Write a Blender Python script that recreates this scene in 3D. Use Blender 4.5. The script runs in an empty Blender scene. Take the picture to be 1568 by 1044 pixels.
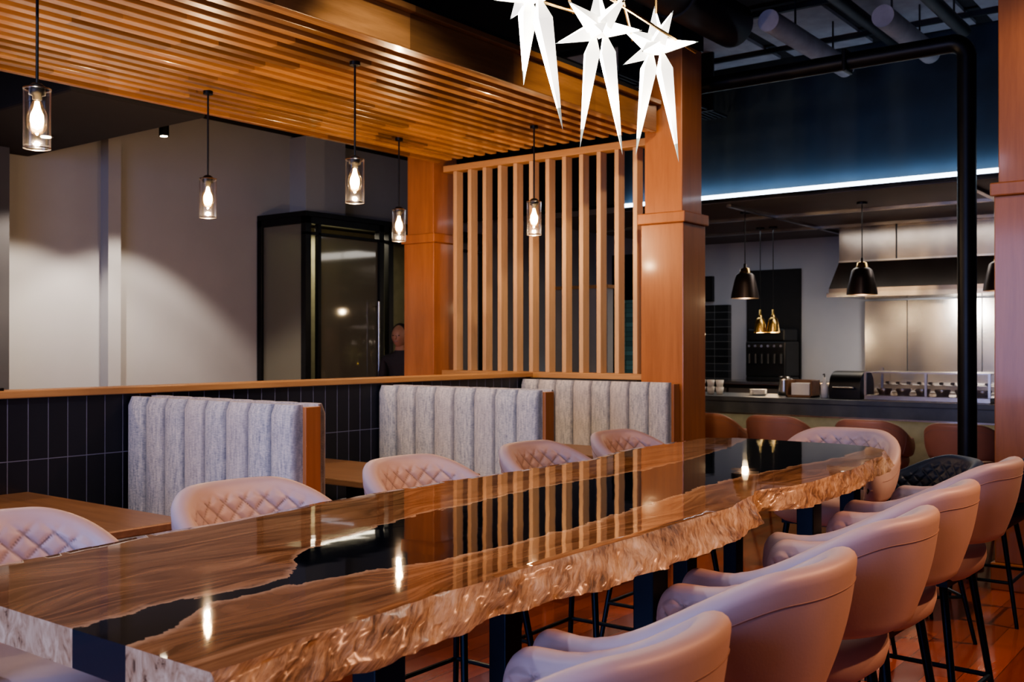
import bpy, bmesh, math, random
from mathutils import Vector, Matrix, noise as mnoise
random.seed(4)
S=bpy.context.scene
COL=S.collection
# ---------------------------------------------------------------- node helpers
class G:
    def __init__(s,name):
        s.m=bpy.data.materials.new(name); s.m.use_nodes=True
        s.nt=s.m.node_tree; s.b=s.nt.nodes.get('Principled BSDF'); s.out=s.nt.nodes.get('Material Output')
    def n(s,t,**k):
        x=s.nt.nodes.new(t)
        for a,v in k.items(): setattr(x,a,v)
        return x
    def L(s,a,b): s.nt.links.new(a,b)
    def put(s,inp,v):
        if isinstance(v,bpy.types.NodeSocket): s.L(v,inp)
        else: inp.default_value=v
    def math(s,op,a,b=0.0,c=None,clamp=False):
        x=s.n('ShaderNodeMath',operation=op); x.use_clamp=clamp
        s.put(x.inputs[0],a); s.put(x.inputs[1],b)
        if c is not None: s.put(x.inputs[2],c)
        return x.outputs[0]
    def co(s,kind='Object'): return s.n('ShaderNodeTexCoord').outputs[kind]
    def xyz(s,v=None):
        x=s.n('ShaderNodeSeparateXYZ'); s.L(v if v is not None else s.co(),x.inputs[0]); return x.outputs
    def comb(s,a,b,c):
        x=s.n('ShaderNodeCombineXYZ')
        for i,v in enumerate((a,b,c)): s.put(x.inputs[i],v)
        return x.outputs[0]
    def scale(s,v,sc):
        x=s.n('ShaderNodeMapping'); s.L(v,x.inputs[0]); x.inputs['Scale'].default_value=sc; return x.outputs[0]
    def noise(s,v,sc,det=4,rough=.55,dist=0):
        x=s.n('ShaderNodeTexNoise'); s.L(v,x.inputs['Vector']); x.inputs['Scale'].default_value=sc
        x.inputs['Detail'].default_value=det; x.inputs['Roughness'].default_value=rough; x.inputs['Distortion'].default_value=dist
        return x.outputs['Fac']
    def wn(s,v):
        x=s.n('ShaderNodeTexWhiteNoise',noise_dimensions='3D'); s.L(v,x.inputs['Vector']); return x.outputs['Value']
    def ramp(s,f,pts):
        x=s.n('ShaderNodeValToRGB'); s.L(f,x.inputs[0]); e=x.color_ramp.elements
        while len(e)<len(pts): e.new(.5)
        for i,(p,c) in enumerate(pts): e[i].position=p; e[i].color=(*c,1)
        return x.outputs[0]
    def mix(s,f,a,b,mode='MIX'):
        x=s.n('ShaderNodeMix',data_type='RGBA',blend_type=mode)
        s.put(x.inputs[0],f)
        for i,v in ((6,a),(7,b)):
            if isinstance(v,tuple): v=(*v[:3],1)
            s.put(x.inputs[i],v)
        return x.outputs[2]
    def bump(s,h,st=.3,d=.01):
        x=s.n('ShaderNodeBump'); x.inputs['Strength'].default_value=st; x.inputs['Distance'].default_value=d
        s.L(h,x.inputs['Height']); s.L(x.outputs[0],s.b.inputs['Normal']); return x
    def set(s,**k):
        for a,v in k.items():
            i=s.b.inputs[a.replace('_',' ')]
            if isinstance(v,tuple): v=(*v[:3],1)
            s.put(i,v)
        return s
def plain(name,c,r=.5,metal=0,var=.15,sc=8,**k):
    g=G(name); v=g.co()
    f=g.noise(v,sc,3)
    lo=tuple(x*(1-var) for x in c); hi=tuple(min(1,x*(1+var)) for x in c)
    g.set(Base_Color=g.ramp(f,[(.3,lo),(.7,hi)]),Roughness=r,Metallic=metal,**k)
    return g.m
def emis(name,c,st):
    g=G(name); g.set(Base_Color=c,Emission_Color=c,Emission_Strength=st); return g.m
def wood(name,c1,c2,axis='X',r=.35,sc=1.0,seg=None,coat=0):
    """c1 dark, c2 light; grain runs along axis"""
    g=G(name); v=g.co()
    s={'X':(1.2,14,14),'Y':(14,1.2,14),'Z':(14,14,1.2)}[axis]
    vv=g.scale(v,tuple(a*sc for a in s))
    f=g.noise(vv,1.5,6,.6,.6)
    f2=g.noise(vv,9,3,.6)
    f=g.math('ADD',g.math('MULTIPLY',f,.75),g.math('MULTIPLY',f2,.25))
    col=g.ramp(f,[(.3,c1),(.7,c2)])
    if seg:
        x,y,z=g.xyz(v); pitch,ln=seg
        row=g.math('FLOOR',g.math('DIVIDE',y,pitch))
        off=g.wn(g.comb(row,3.1,0))
        sg=g.math('FLOOR',g.math('ADD',g.math('DIVIDE',x,ln),g.math('MULTIPLY',off,5)))
        w=g.wn(g.comb(sg,row,1.7))
        t=g.math('ADD',g.math('MULTIPLY',w,.75),.5)
        tc=g.n('ShaderNodeCombineColor'); 
        for i in range(3): g.L(t,tc.inputs[i])
        col=g.mix(1.0,col,tc.outputs[0],'MULTIPLY')
    g.set(Base_Color=col,Roughness=r,Coat_Weight=coat,Coat_Roughness=.1)
    g.bump(f,.08,.005)
    return g.m
# ---------------------------------------------------------------- mesh helpers
def link(o,parent=None):
    COL.objects.link(o)
    if parent: o.parent=parent
    return o
def empty(name,loc=(0,0,0),rz=0):
    e=bpy.data.objects.new(name,None); e.empty_display_size=.1; e.location=loc; e.rotation_euler=(0,0,rz); COL.objects.link(e); return e
def mesh(name,verts,faces,mats,parent=None,smooth=False,mi=None):
    me=bpy.data.meshes.new(name); me.from_pydata([tuple(v) for v in verts],[],faces)
    for m in (mats if isinstance(mats,(list,tuple)) else [mats]): me.materials.append(m)
    if mi:
        for p,i in zip(me.polygons,mi): p.material_index=i
    bm=bmesh.new(); bm.from_mesh(me); bmesh.ops.recalc_face_normals(bm,faces=bm.faces); bm.to_mesh(me); bm.free()
    if smooth:
        for p in me.polygons: p.use_smooth=True
    return link(bpy.data.objects.new(name,me),parent)
def boxdata(bs):
    V=[];F=[]
    for (x0,x1,y0,y1,z0,z1) in bs:
        k=len(V)
        V+=[(x0,y0,z0),(x1,y0,z0),(x1,y1,z0),(x0,y1,z0),(x0,y0,z1),(x1,y0,z1),(x1,y1,z1),(x0,y1,z1)]
        F+=[tuple(k+i for i in f) for f in ((0,3,2,1),(4,5,6,7),(0,1,5,4),(1,2,6,5),(2,3,7,6),(3,0,4,7))]
    return V,F
def boxes(name,bs,mat,parent=None,bev=0):
    V,F=boxdata(bs); o=mesh(name,V,F,mat,parent)
    if bev:
        m=o.modifiers.new('bevel','BEVEL'); m.width=bev; m.segments=2; m.limit_method='ANGLE'
    return o
def box(name,x0,x1,y0,y1,z0,z1,mat,parent=None,bev=0): return boxes(name,[(x0,x1,y0,y1,z0,z1)],mat,parent,bev)
def tube(V,F,a,b,r,n=12,r2=None,cap=True):
    a=Vector(a);b=Vector(b);d=(b-a).normalized(); r2=r if r2 is None else r2
    u=d.orthogonal().normalized(); w=d.cross(u); k=len(V)
    for i in range(n):
        t=2*math.pi*i/n; e=u*math.cos(t)+w*math.sin(t)
        V.append(a+e*r); V.append(b+e*r2)
    for i in range(n):
        j=(i+1)%n; F.append((k+2*i,k+2*j,k+2*j+1,k+2*i+1))
    if cap:
        F.append(tuple(k+2*i for i in range(n))); F.append(tuple(k+2*i+1 for i in reversed(range(n))))
def tubes(name,segs,mat,parent=None,n=12,smooth=True):
    V=[];F=[]
    for s in segs: tube(V,F,s[0],s[1],s[2],n,s[3] if len(s)>3 else None)
    o=mesh(name,V,F,mat,parent,smooth)
    if smooth: 
        try: o.data.set_sharp_from_angle(angle=.7)
        except Exception: pass
    return o
def lathe(name,prof,mat,parent=None,n=28,c=(0,0),mi=None):
    V=[];F=[]
    for (r,z) in prof:
        for i in range(n):
            t=2*math.pi*i/n; V.append((c[0]+r*math.cos(t),c[1]+r*math.sin(t),z))
    for j in range(len(prof)-1):
        for i in range(n):
            k=(i+1)%n; F.append((j*n+i,j*n+k,(j+1)*n+k,(j+1)*n+i))
    return mesh(name,V,F,mat,parent,True)
def path_tube(name,pts,r,mat,parent=None,cyc=False):
    cu=bpy.data.curves.new(name,'CURVE'); cu.dimensions='3D'; cu.bevel_depth=r; cu.bevel_resolution=3
    sp=cu.splines.new('POLY'); sp.points.add(len(pts)-1)
    for p,q in zip(sp.points,pts): p.co=(*q,1)
    sp.use_cyclic_u=cyc; cu.materials.append(mat)
    return link(bpy.data.objects.new(name,cu),parent)
def ss(a,b,x):
    t=max(0,min(1,(x-a)/(b-a))); return t*t*(3-2*t)
def area(name,loc,to,sx,sy,w,c,parent=None):
    l=bpy.data.lights.new(name,'AREA'); l.shape='RECTANGLE'; l.size=sx; l.size_y=sy; l.energy=w; l.color=c
    o=bpy.data.objects.new(name,l); o.location=loc
    o.rotation_euler=(Vector(to)-Vector(loc)).to_track_quat('-Z','Y').to_euler(); return link(o,parent)
def spot(name,loc,to,w,c,ang=60,blend=.5,r=.04,parent=None):
    l=bpy.data.lights.new(name,'SPOT'); l.energy=w; l.color=c; l.spot_size=math.radians(ang); l.spot_blend=blend; l.shadow_soft_size=r
    o=bpy.data.objects.new(name,l); o.location=loc
    o.rotation_euler=(Vector(to)-Vector(loc)).to_track_quat('-Z','Y').to_euler(); return link(o,parent)
def point(name,loc,w,c,r=.03,parent=None):
    l=bpy.data.lights.new(name,'POINT'); l.energy=w; l.color=c; l.shadow_soft_size=r
    o=bpy.data.objects.new(name,l); o.location=loc; return link(o,parent)
# ---------------------------------------------------------------- materials
M_slat=wood('slat_wood',(.34,.155,.048),(.62,.325,.115),'X',.28,1,seg=(.12,.55),coat=.4)
M_fascia=wood('fascia_wood',(.25,.11,.035),(.43,.20,.065),'X',.3,1,seg=(.3,.9),coat=.3)
M_colw=wood('column_wood',(.30,.108,.034),(.45,.170,.056),'Z',.38,.5,coat=.3)
M_screen=wood('screen_wood',(.50,.30,.15),(.66,.41,.21),'Z',.45,1)
M_railY=wood('rail_wood',(.40,.20,.08),(.56,.30,.125),'Y',.45)
M_cap=wood('cap_wood',(.33,.16,.065),(.47,.25,.10),'X',.4)
M_btab=wood('booth_table_wood',(.13,.066,.034),(.23,.12,.062),'Y',.35)
M_black=plain('black_metal',(.012,.013,.015),.4,.6)
M_blk2=plain('black_paint',(.006,.006,.007),.85)
M_navyst=plain('steel_blue_black',(.012,.026,.042),.35,.7)
M_duct=plain('duct_dark',(.022,.024,.028),.5,.4)
M_ductl=plain('duct_grey',(.30,.30,.34),.6,.1)
M_wall=plain('wall_grey_paint',(.30,.31,.33),.8,0,.04,2)
M_walld=plain('wall_dark_paint',(.05,.05,.055),.85,0,.1,2)
M_wallk=plain('kitchen_wall_paint',(.30,.31,.34),.7,0,.04,2)
M_ceil=plain('ceiling_black',(.012,.012,.015),.9,0,.3,1.5)
M_blue=plain('wall_blue_paint',(.024,.048,.072),.75,0,.15,3)
M_ksof=plain('kitchen_ceiling',(.08,.072,.07),.55,0,.15,2)
M_steel=plain('stainless_steel',(.46,.44,.42),.25,1,.08,5)
M_hood=plain('hood_steel',(.33,.30,.28),.22,1,.1,5)
M_brass=plain('brass',(.55,.36,.12),.25,1)
M_pendk=plain('pendant_bronze',(.05,.035,.03),.35,.7)
M_slate=plain('counter_slate',(.075,.09,.105),.35,0,.2,6)
M_white=plain('white_ceramic',(.75,.74,.72),.3,0,.03)
M_orange=plain('lit_panel_cream',(.24,.225,.18),.6)
def tilemat(name,c,grout,w,h,axis='X',rough=.25,z0=0):
    g=G(name); x,y,z=g.xyz()
    u=x if axis=='X' else y
    fu=g.math('PINGPONG',g.math('DIVIDE',u,w),.5); fz=g.math('PINGPONG',g.math('DIVIDE',g.math('ADD',z,z0),h),.5)
    mu=g.math('LESS_THAN',g.math('MULTIPLY',fu,w),.0020); mz=g.math('LESS_THAN',g.math('MULTIPLY',fz,h),.0020)
    m=g.math('MAXIMUM',mu,mz)
    cell=g.wn(g.comb(g.math('FLOOR',g.math('DIVIDE',u,w)),g.math('FLOOR',g.math('DIVIDE',g.math('ADD',z,z0),h)),1))
    base=g.ramp(cell,[(0,tuple(a*.7 for a in c)),(1,tuple(a*1.4 for a in c))])
    g.set(Base_Color=g.mix(m,base,grout),Roughness=g.math('ADD',g.math('MULTIPLY',m,.5),rough))
    nb=g.noise(g.co(),6,2)
    g.bump(g.math('SUBTRACT',g.math('MULTIPLY',nb,.5),m),.3,.004); return g.m
M_tile=tilemat('black_tile',(.005,.006,.012),(.15,.15,.24),.1,.3,'X',.3,z0=-.0)
M_ktile=tilemat('kitchen_dark_tile',(.015,.017,.02),(.14,.15,.16),.3,.1,'Y',.15)
M_teal=tilemat('teal_glazed_tile',(.16,.42,.46),(.02,.04,.05),.12,.06,'Y',.1)
g=G('floor_red_wood'); v=g.co(); x,y,z=g.xyz(v)
row=g.math('FLOOR',g.math('DIVIDE',y,.13)); off=g.wn(g.comb(row,1,0))
seg=g.math('FLOOR',g.math('ADD',g.math('DIVIDE',x,1.1),g.math('MULTIPLY',off,4)))
w=g.wn(g.comb(seg,row,2)); gr=g.noise(g.scale(v,(1.5,18,1)),2,5)
c=g.ramp(g.math('ADD',g.math('MULTIPLY',w,.6),g.math('MULTIPLY',gr,.4)),[(.2,(.17,.035,.014)),(.8,(.40,.095,.035))])
jn=g.math('LESS_THAN',g.math('PINGPONG',g.math('DIVIDE',y,.13),.5),.012)
g.set(Base_Color=g.mix(jn,c,(.02,.007,.004)),Roughness=.17,Coat_Weight=.5,Coat_Roughness=.08); g.bump(gr,.05,.003); M_floor=g.m
# fabric
g=G('woven_fabric'); v=g.co()
n1=g.noise(g.scale(v,(60,60,260)),1,3); n2=g.noise(g.scale(v,(40,90,14)),1,4,.6); n3=g.noise(v,260,2)
f=g.math('ADD',g.math('MULTIPLY',n1,.45),g.math('MULTIPLY',n2,.55))
col=g.ramp(f,[(.34,(.14,.17,.23)),(.5,(.42,.42,.44)),(.66,(.70,.64,.59))])
x,y,z=g.xyz(v)
ch=g.math('FLOOR',g.math('DIVIDE',g.math('SUBTRACT',y,3.53),1.306/8)); tw=g.wn(g.comb(ch,4,4))
col=g.mix(g.math('MULTIPLY',tw,.42),col,(.60,.46,.38))
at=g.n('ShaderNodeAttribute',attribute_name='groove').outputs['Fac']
col=g.mix(g.math('MULTIPLY',at,.65),col,(.06,.07,.10))  # crease shade between channels painted into the fabric colour
g.set(Base_Color=col,Roughness=.95,Sheen_Weight=.2); g.bump(g.math('ADD',n3,n1),.5,.004); M_fab=g.m
# leather
def leather(name,c):
    g=G(name); v=g.co(); n=g.noise(v,190,3); n2=g.noise(v,5,3)
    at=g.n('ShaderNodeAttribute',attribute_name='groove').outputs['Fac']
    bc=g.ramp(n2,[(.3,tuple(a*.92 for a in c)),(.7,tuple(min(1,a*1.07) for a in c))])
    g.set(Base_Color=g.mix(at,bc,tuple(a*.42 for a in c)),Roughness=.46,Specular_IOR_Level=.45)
    g.bump(n,.12,.002); return g.m
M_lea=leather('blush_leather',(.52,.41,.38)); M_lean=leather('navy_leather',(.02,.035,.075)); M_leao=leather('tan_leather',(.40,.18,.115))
M_seam=plain('seam_thread',(.30,.19,.16),.7)
def glass(name,tint,gl=.12,rough=.02,fk=.5,blend=.3,diff=None):
    g=G(name); nt=g.nt
    t=g.n('ShaderNodeBsdfTransparent'); t.inputs[0].default_value=(*tint,1); base=t.outputs[0]
    if diff:
        dd=g.n('ShaderNodeBsdfDiffuse'); dd.inputs[0].default_value=(*diff,1)
        mm=g.n('ShaderNodeMixShader'); mm.inputs[0].default_value=.55; g.L(base,mm.inputs[1]); g.L(dd.outputs[0],mm.inputs[2]); base=mm.outputs[0]
    s=g.n('ShaderNodeBsdfGlossy'); s.inputs['Roughness'].default_value=rough
    lw=g.n('ShaderNodeLayerWeight'); lw.inputs[0].default_value=blend
    f=g.math('ADD',g.math('MULTIPLY',lw.outputs['Facing'],fk),gl,clamp=True)
    m=g.n('ShaderNodeMixShader'); g.L(f,m.inputs[0]); g.L(base,m.inputs[1]); g.L(s.outputs[0],m.inputs[2]); g.L(m.outputs[0],g.out.inputs[0])
    return g.m
M_glass=glass('pendant_glass',(.99,.99,1.0),.05,.12,.8,.3)
M_gbulb=glass('bulb_glass',(1,.93,.80),.05,.1,.5,.3)
M_pane=glass('door_glass',(.35,.38,.33),.05,.05,.3,.3,(.22,.21,.16))
M_bulb=emis('bulb_glow',(1,.70,.38),60)
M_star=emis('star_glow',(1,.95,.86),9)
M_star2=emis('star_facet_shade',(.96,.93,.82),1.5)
g=G('star_tip_glass'); g.set(Base_Color=(.35,.42,.36),Roughness=.15,Emission_Color=(.55,.62,.5),Emission_Strength=.25); M_startip=g.m
M_led=emis('led_strip',(.70,.84,1.0),7)
M_dl=emis('downlight_lens',(1,.85,.6),25)

# ---------------------------------------------------------------- room shell
X0,X1,Y0,Y1,ZC=-3.0,12.9,-2.6,8.3,4.15
box('floor',X0,X1+.2,Y0,Y1+.2,-.1,0,M_floor)
box('ceiling',X0,X1+.2,Y0,Y1+.2,ZC,ZC+.1,M_ceil)
box('wall_north',X0,X1+.2,Y1,Y1+.15,0,ZC,M_wall)
box('wall_south',X0,X1+.2,Y0-.15,Y0,0,ZC,M_walld)
box('wall_east',X1,X1+.15,Y0,Y1,0,ZC,M_wallk)
boxes('wall_west',[(X0-.15,X0,Y0,Y1,0,.6),(X0-.15,X0,Y0,Y1,3.2,ZC),(X0-.15,X0,Y0,-.2,.6,3.2),(X0-.15,X0,4.6,Y1,.6,3.2),(X0-.15,X0,2.1,2.3,.6,3.2)],M_walld)
for y0,y1 in((-.2,2.1),(2.3,4.6)):  # unseen windows, added to go with the cool fill light
    e=empty('added_window_1' if y0<0 else 'added_window_2')
    boxes('frame',[(X0-.12,X0-.04,y0,y1,.6,.66),(X0-.12,X0-.04,y0,y1,3.14,3.2),(X0-.12,X0-.04,y0,y0+.06,.66,3.14),(X0-.12,X0-.04,y1-.06,y1,.66,3.14),(X0-.1,X0-.06,(y0+y1)/2-.02,(y0+y1)/2+.02,.66,3.14)],M_black,e)
    box('pane',X0-.09,X0-.08,y0+.06,y1-.06,.66,3.14,M_glass,e)
box('baseboard_north',X0,X1,Y1-.02,Y1,0,.12,M_blk2)
box('baseboard_south',X0,X1,Y0,Y0+.02,0,.12,M_blk2)
box('wall_pilaster',4.93,5.05,8.18,8.3,0,3.6,M_wall)
box('wall_return_north',7.05,7.6,8.05,8.3,2.76,3.6,M_wall)
box('ceiling_bulkhead_north',X0,9.25,5.95,8.29,3.62,4.14,M_blk2)
box('ceiling_bulkhead',3.3,4.28,5.9,8.28,3.0,3.61,M_blk2,bev=.02)
box('wall_partition_dark',2.6,3.98,8.0,8.29,0,3.0,M_walld)

# ---------------------------------------------------------------- wood columns
def column(cx,cy,ztop=3.64):
    e=empty('wood_column')
    a=.155; b=.175
    boxes('shaft',[(cx-b,cx+b,cy-b,cy+b,.16,2.34),(cx-a,cx+a,cy-a,cy+a,2.42,ztop)],M_colw,e,.006)
    boxes('trim_band',[(cx-b-.02,cx+b+.02,cy-b-.02,cy+b+.02,2.34,2.42),(cx-b-.02,cx+b+.02,cy-b-.02,cy+b+.02,0,.16)],M_colw,e,.008)
    box('steel_saddle',cx-a-.01,cx+a+.01,cy-a-.01,cy+a+.01,ztop,ZC-.001,M_black,e)
XC=6.775
for cy in (6.07,3.67,1.25): column(XC,cy)

# ---------------------------------------------------------------- slatted ceiling
e=empty('slatted_wood_ceiling')
pitch=.12; SX0=-1.2; SX1=6.58
bs=[]; y=3.80
while y<5.80:
    yy=math.floor(y/pitch)*pitch+.03
    bs.append((SX0,SX1,yy,yy+.058,3.02,3.13)); y+=pitch
boxes('slats',bs,M_slat,e,.003)
boxes('fascia_board',[(SX0,SX1,3.70,3.745,3.01,3.20),(SX0,SX1,5.80,5.845,3.01,3.20)],M_fascia,e,.004)
boxes('fascia_top',[(SX0,SX1,3.66,3.745,3.20,3.235)],M_fascia,e,.004)
boxes('backing_deck',[(SX0,SX1,3.745,5.80,3.26,3.30)],M_blk2,e)
boxes('cross_battens',[(x,x+.05,3.745,5.8,3.132,3.2) for x in (-1,.5,2.0,3.5,5.0,6.4)],M_blk2,e)
boxes('hanger_rods',[(x,x+.02,yy,yy+.02,3.3,ZC-.01 if yy<5.5 else 4.14) for x in (0,2,4,6) for yy in (3.9,5.6)],M_black,e)

# ---------------------------------------------------------------- screen + low wall
e=empty('slatted_room_divider')
y0,y1=3.85,5.89
box('low_wall',XC-.19,XC+.07,y0+.02,y1-.02,0,1.19,M_blk2,e)
boxes('rail_bottom',[(XC-.08,XC+.08,y0,y1,1.19,1.235)],M_railY,e,.004)
boxes('rail_top',[(XC-.06,XC+.06,y0,y1,2.955,3.01)],M_railY,e,.004)
bs=[]
for i in range(12):
    yy=y0+(i+.75)*(y1-y0)/12.5
    bs.append((XC-.045,XC+.045,yy-.019,yy+.019,1.235,2.955))
boxes('vertical_slats',bs,M_screen,e,.003)

# ---------------------------------------------------------------- half wall with tiles
e=empty('tiled_half_wall')
YW=4.84
box('wall_core',-1.5,XC-.20,YW,YW+.12,0,1.2,M_tile,e)
box('wood_cap',-1.5,XC-.20,YW-.025,YW+.15,1.2,1.236,M_cap,e,.005)

# ---------------------------------------------------------------- booths
def channel_panel(name,xf,sgn,y0,y1,z0,z1,parent,nch=8,th=.06):
    """padded channels, front face at xf facing sgn*X"""
    V=[];F=[];GR=[];ny=nch*16;nz=12
    for j in range(nz+1):
        tz=j/nz
        for i in range(ny+1):
            t=i/ny; ph=(t*nch)%1.0
            sn=abs(math.sin(math.pi*ph)); d=.036*(sn**.45)
            ez=min(tz,1-tz)*nz
            edge=0 if ez>=1 else -.02*(1-ez)
            zz=z0+(z1-z0)*(ss(0,1,tz)*.3+tz*.7)
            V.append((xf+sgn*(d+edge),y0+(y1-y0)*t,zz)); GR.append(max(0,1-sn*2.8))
    W=ny+1
    for j in range(nz):
        for i in range(ny): F.append((j*W+i,j*W+i+1,(j+1)*W+i+1,(j+1)*W+i))
    k=len(V); xb=xf-sgn*th
    V+=[(xb,y0,z0),(xb,y1,z0),(xb,y1,z1),(xb,y0,z1)]; GR+=[0]*4
    F.append((k,k+1,k+2,k+3))
    F.append(tuple([nz*W+i for i in range(W)]+[k+2,k+3]))
    F.append(tuple([i for i in range(W)]+[k+1,k]))
    F.append(tuple([j*W for j in range(nz+1)]+[k+3,k])); F.append(tuple([j*W+ny for j in range(nz+1)]+[k+2,k+1]))
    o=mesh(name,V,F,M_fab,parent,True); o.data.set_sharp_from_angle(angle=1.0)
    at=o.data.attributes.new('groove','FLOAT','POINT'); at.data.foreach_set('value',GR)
BY0,BY1=3.53,YW-.004
def bench(xc,left=True,right=True,wall=None):
    e=empty('booth_bench')
    ZT=1.186
    box('wood_end_panel',xc-.045,xc+.045,BY0-.02,BY0+.005,.1,ZT-.01,M_colw,e,.004)
    box('core',xc-.045,xc+.045,BY0+.005,BY1,.1,ZT-.02,M_cap,e)
    for sg,on in((-1,left),(1,right)):
        if not on: continue
        channel_panel('back_cushion' ,xc+sg*.080,sg,BY0,BY1,.48,ZT,e,8,.035)
        xa,xb=sorted((xc+sg*.045,xc+sg*.50))
        box('seat_base',xa,xb,BY0,BY1,.0,.36,M_blk2,e)
        box('seat_cushion',min(xa,xb),max(xa,xb),BY0,BY1,.36,.48,M_fab,e,.03)
bench(1.22); bench(3.12); bench(4.96); bench(6.53,True,False)
def booth_table(x0,x1):
    e=empty('booth_table')
    box('top',x0,x1,BY0+.02,YW-.002,.715,.75,M_btab,e,.006)
    cx=(x0+x1)/2
    boxes('pedestal',[(cx-.04,cx+.04,4.15,4.23,.02,.715),(cx-.25,cx+.25,4.15,4.23,0,.03),(cx-.04,cx+.04,3.85,4.55,0,.03),(cx-.2,cx+.2,4.0,4.4,.695,.715)],M_black,e,.004)
booth_table(1.84,2.50); booth_table(3.72,4.36); booth_table(5.50,6.03)

e=empty('condiment_caddy')
box('tray',2.18,2.40,4.87,4.97,1.236,1.25,M_black,e,.003)
for i,(m,h) in enumerate(((M_white,.10),(M_pendk,.13),(M_brass,.08),(M_pendk,.11))):
    lathe('bottle_%d'%i,[(.001,1.25),(.02,1.25),(.02,1.25+h*.7),(.009,1.25+h*.85),(.009,1.25+h),(.001,1.25+h)],m,e,14,(2.21+i*.052,4.92))

# ---------------------------------------------------------------- pendants
def pendant(x,y):
    e=empty('glass_pendant_lamp',(x,y,0))
    tubes('rod',[((0,0,2.49),(0,0,3.02),.006),((0,0,3.0),(0,0,3.02),.03)],M_black,e)
    lathe('socket_cap',[(.0,2.50),(.018,2.50),(.03,2.49),(.032,2.475),(.032,2.455),(.018,2.45),(.018,2.435),(.0,2.435)],M_black,e,20)
    lathe('glass_shade',[(.052,2.24),(.052,2.478)],M_glass,e,32)
    lathe('rim_top',[(.0535,2.474),(.0535,2.48),(.049,2.48),(.049,2.474),(.0535,2.474)],M_steel,e,32)
    lathe('glass_foot',[(.001,2.250),(.052,2.250)],M_glass,e,28)
    lathe('rim_bottom',[(.0530,2.238),(.0530,2.242),(.050,2.242),(.050,2.238),(.0530,2.238)],M_steel,e,32)
    lathe('bulb_envelope',[(.0,2.435),(.016,2.43),(.024,2.41),(.037,2.38),(.040,2.355),(.036,2.322),(.022,2.300),(.0,2.292)],M_gbulb,e,24)
    lathe('filament_glow',[(.0,2.430),(.008,2.428),(.013,2.40),(.024,2.375),(.026,2.35),(.020,2.325),(.0,2.315)],M_bulb,e,16)
    point('lamp',(0,0,2.275),25,(1,.68,.38),.012,e)
for p in ((2.1,4.0),(3.88,5.33),(3.97,4.13),(5.64,5.39),(5.91,4.32),(2.05,5.36)): pendant(*p)

# ---------------------------------------------------------------- live edge table
ZT=1.034; TH=.058
def interp(tab,x):
    if x<=tab[0][0]: return tab[0][1]
    for (a,b),(c,d) in zip(tab,tab[1:]):
        if x<=c:
            t=(x-a)/(c-a); t=t*t*(3-2*t); return b+(d-b)*t
    return tab[-1][1]
ftop=[(.8,1.10),(1.05,1.135),(1.4,1.150),(1.95,1.15),(2.4,1.16),(2.66,1.20),(2.78,1.235),(2.95,1.185),(3.4,1.19),(3.9,1.24),(4.15,1.30),(4.26,1.38),(4.3,1.5)]
fbot=[(.8,1.080),(1.1,1.09),(1.4,1.105),(1.8,1.070),(2.25,1.08),(2.55,1.13),(2.74,1.21),(2.9,1.15),(3.4,1.15),(3.9,1.21),(4.15,1.27),(4.26,1.36),(4.3,1.49)]
btop=[(.8,1.96),(1.5,2.03),(2.2,2.08),(3.0,2.06),(3.8,2.14),(4.2,2.12),(4.3,2.02)]
river_lo=[(.8,1.28),(.95,1.35),(1.06,1.405),(1.14,1.40),(1.30,1.375),(1.5,1.33),(1.9,1.32),(2.3,1.35),(2.8,1.40),(3.4,1.38),(3.8,1.36),(4.3,1.4)]
river_hi=[(.8,1.43),(.95,1.45),(1.06,1.450),(1.14,1.435),(1.26,1.47),(1.36,1.58),(1.6,1.66),(1.9,1.72),(2.4,1.76),(3.0,1.74),(3.6,1.80),(4.3,1.95)]
def river(g,X,Y,Z):
    u=g.math('DIVIDE',g.math('SUBTRACT',X,.8),3.5,clamp=True)
    def fc(tab):
        n=g.n('ShaderNodeFloatCurve'); c=n.mapping.curves[0]
        pts=[((a-.8)/3.5,(b-1)/1.2) for a,b in tab]
        while len(c.points)<len(pts): c.points.new(.5,.5)
        for p,q in zip(c.points,pts): p.location=q
        n.mapping.update(); g.L(u,n.inputs['Value']); return g.math('ADD',g.math('MULTIPLY',n.outputs[0],1.2),1.0)
    lo=fc(river_lo); hi=fc(river_hi)
    nz=g.noise(g.comb(X,Y,0),9,6,.65,.8)
    w=g.math('MULTIPLY',g.math('SUBTRACT',nz,.5),.09)
    return g.math('ADD',g.math('MINIMUM',g.math('SUBTRACT',Y,lo),g.math('SUBTRACT',hi,Y)),w)
g=G('epoxy_slab_top'); v=g.co(); X,Y,Z=g.xyz(v)
d=river(g,X,Y,Z)
mask=g.math('GREATER_THAN',d,0)
fr=g.math('MULTIPLY',g.math('ADD',d,.022),45,clamp=True)
wv=g.noise(g.comb(g.math('MULTIPLY',X,.9),g.math('MULTIPLY',Y,2.2),0),1.6,2,.5)
gy=g.math('ADD',Y,g.math('MULTIPLY',wv,.35))
g1=g.noise(g.comb(g.math('MULTIPLY',X,1.2),g.math('MULTIPLY',gy,16),0),1.3,7,.62,1.0)
g2=g.noise(g.comb(g.math('MULTIPLY',X,6),g.math('MULTIPLY',gy,110),0),1,3,.6)
gg=g.math('ADD',g.math('MULTIPLY',g1,.7),g.math('MULTIPLY',g2,.3))
wc=g.ramp(gg,[(.32,(.046,.022,.010)),(.43,(.145,.070,.029)),(.53,(.27,.14,.060)),(.68,(.48,.29,.14))])
big=g.noise(g.comb(g.math('MULTIPLY',X,1.5),g.math('MULTIPLY',Y,4),2),1.2,3,.5)
wc=g.mix(g.math('MULTIPLY',g.math('MULTIPLY',g.math('SUBTRACT',big,.5),6,clamp=True),.35),wc,(.35,.21,.10))
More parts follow.
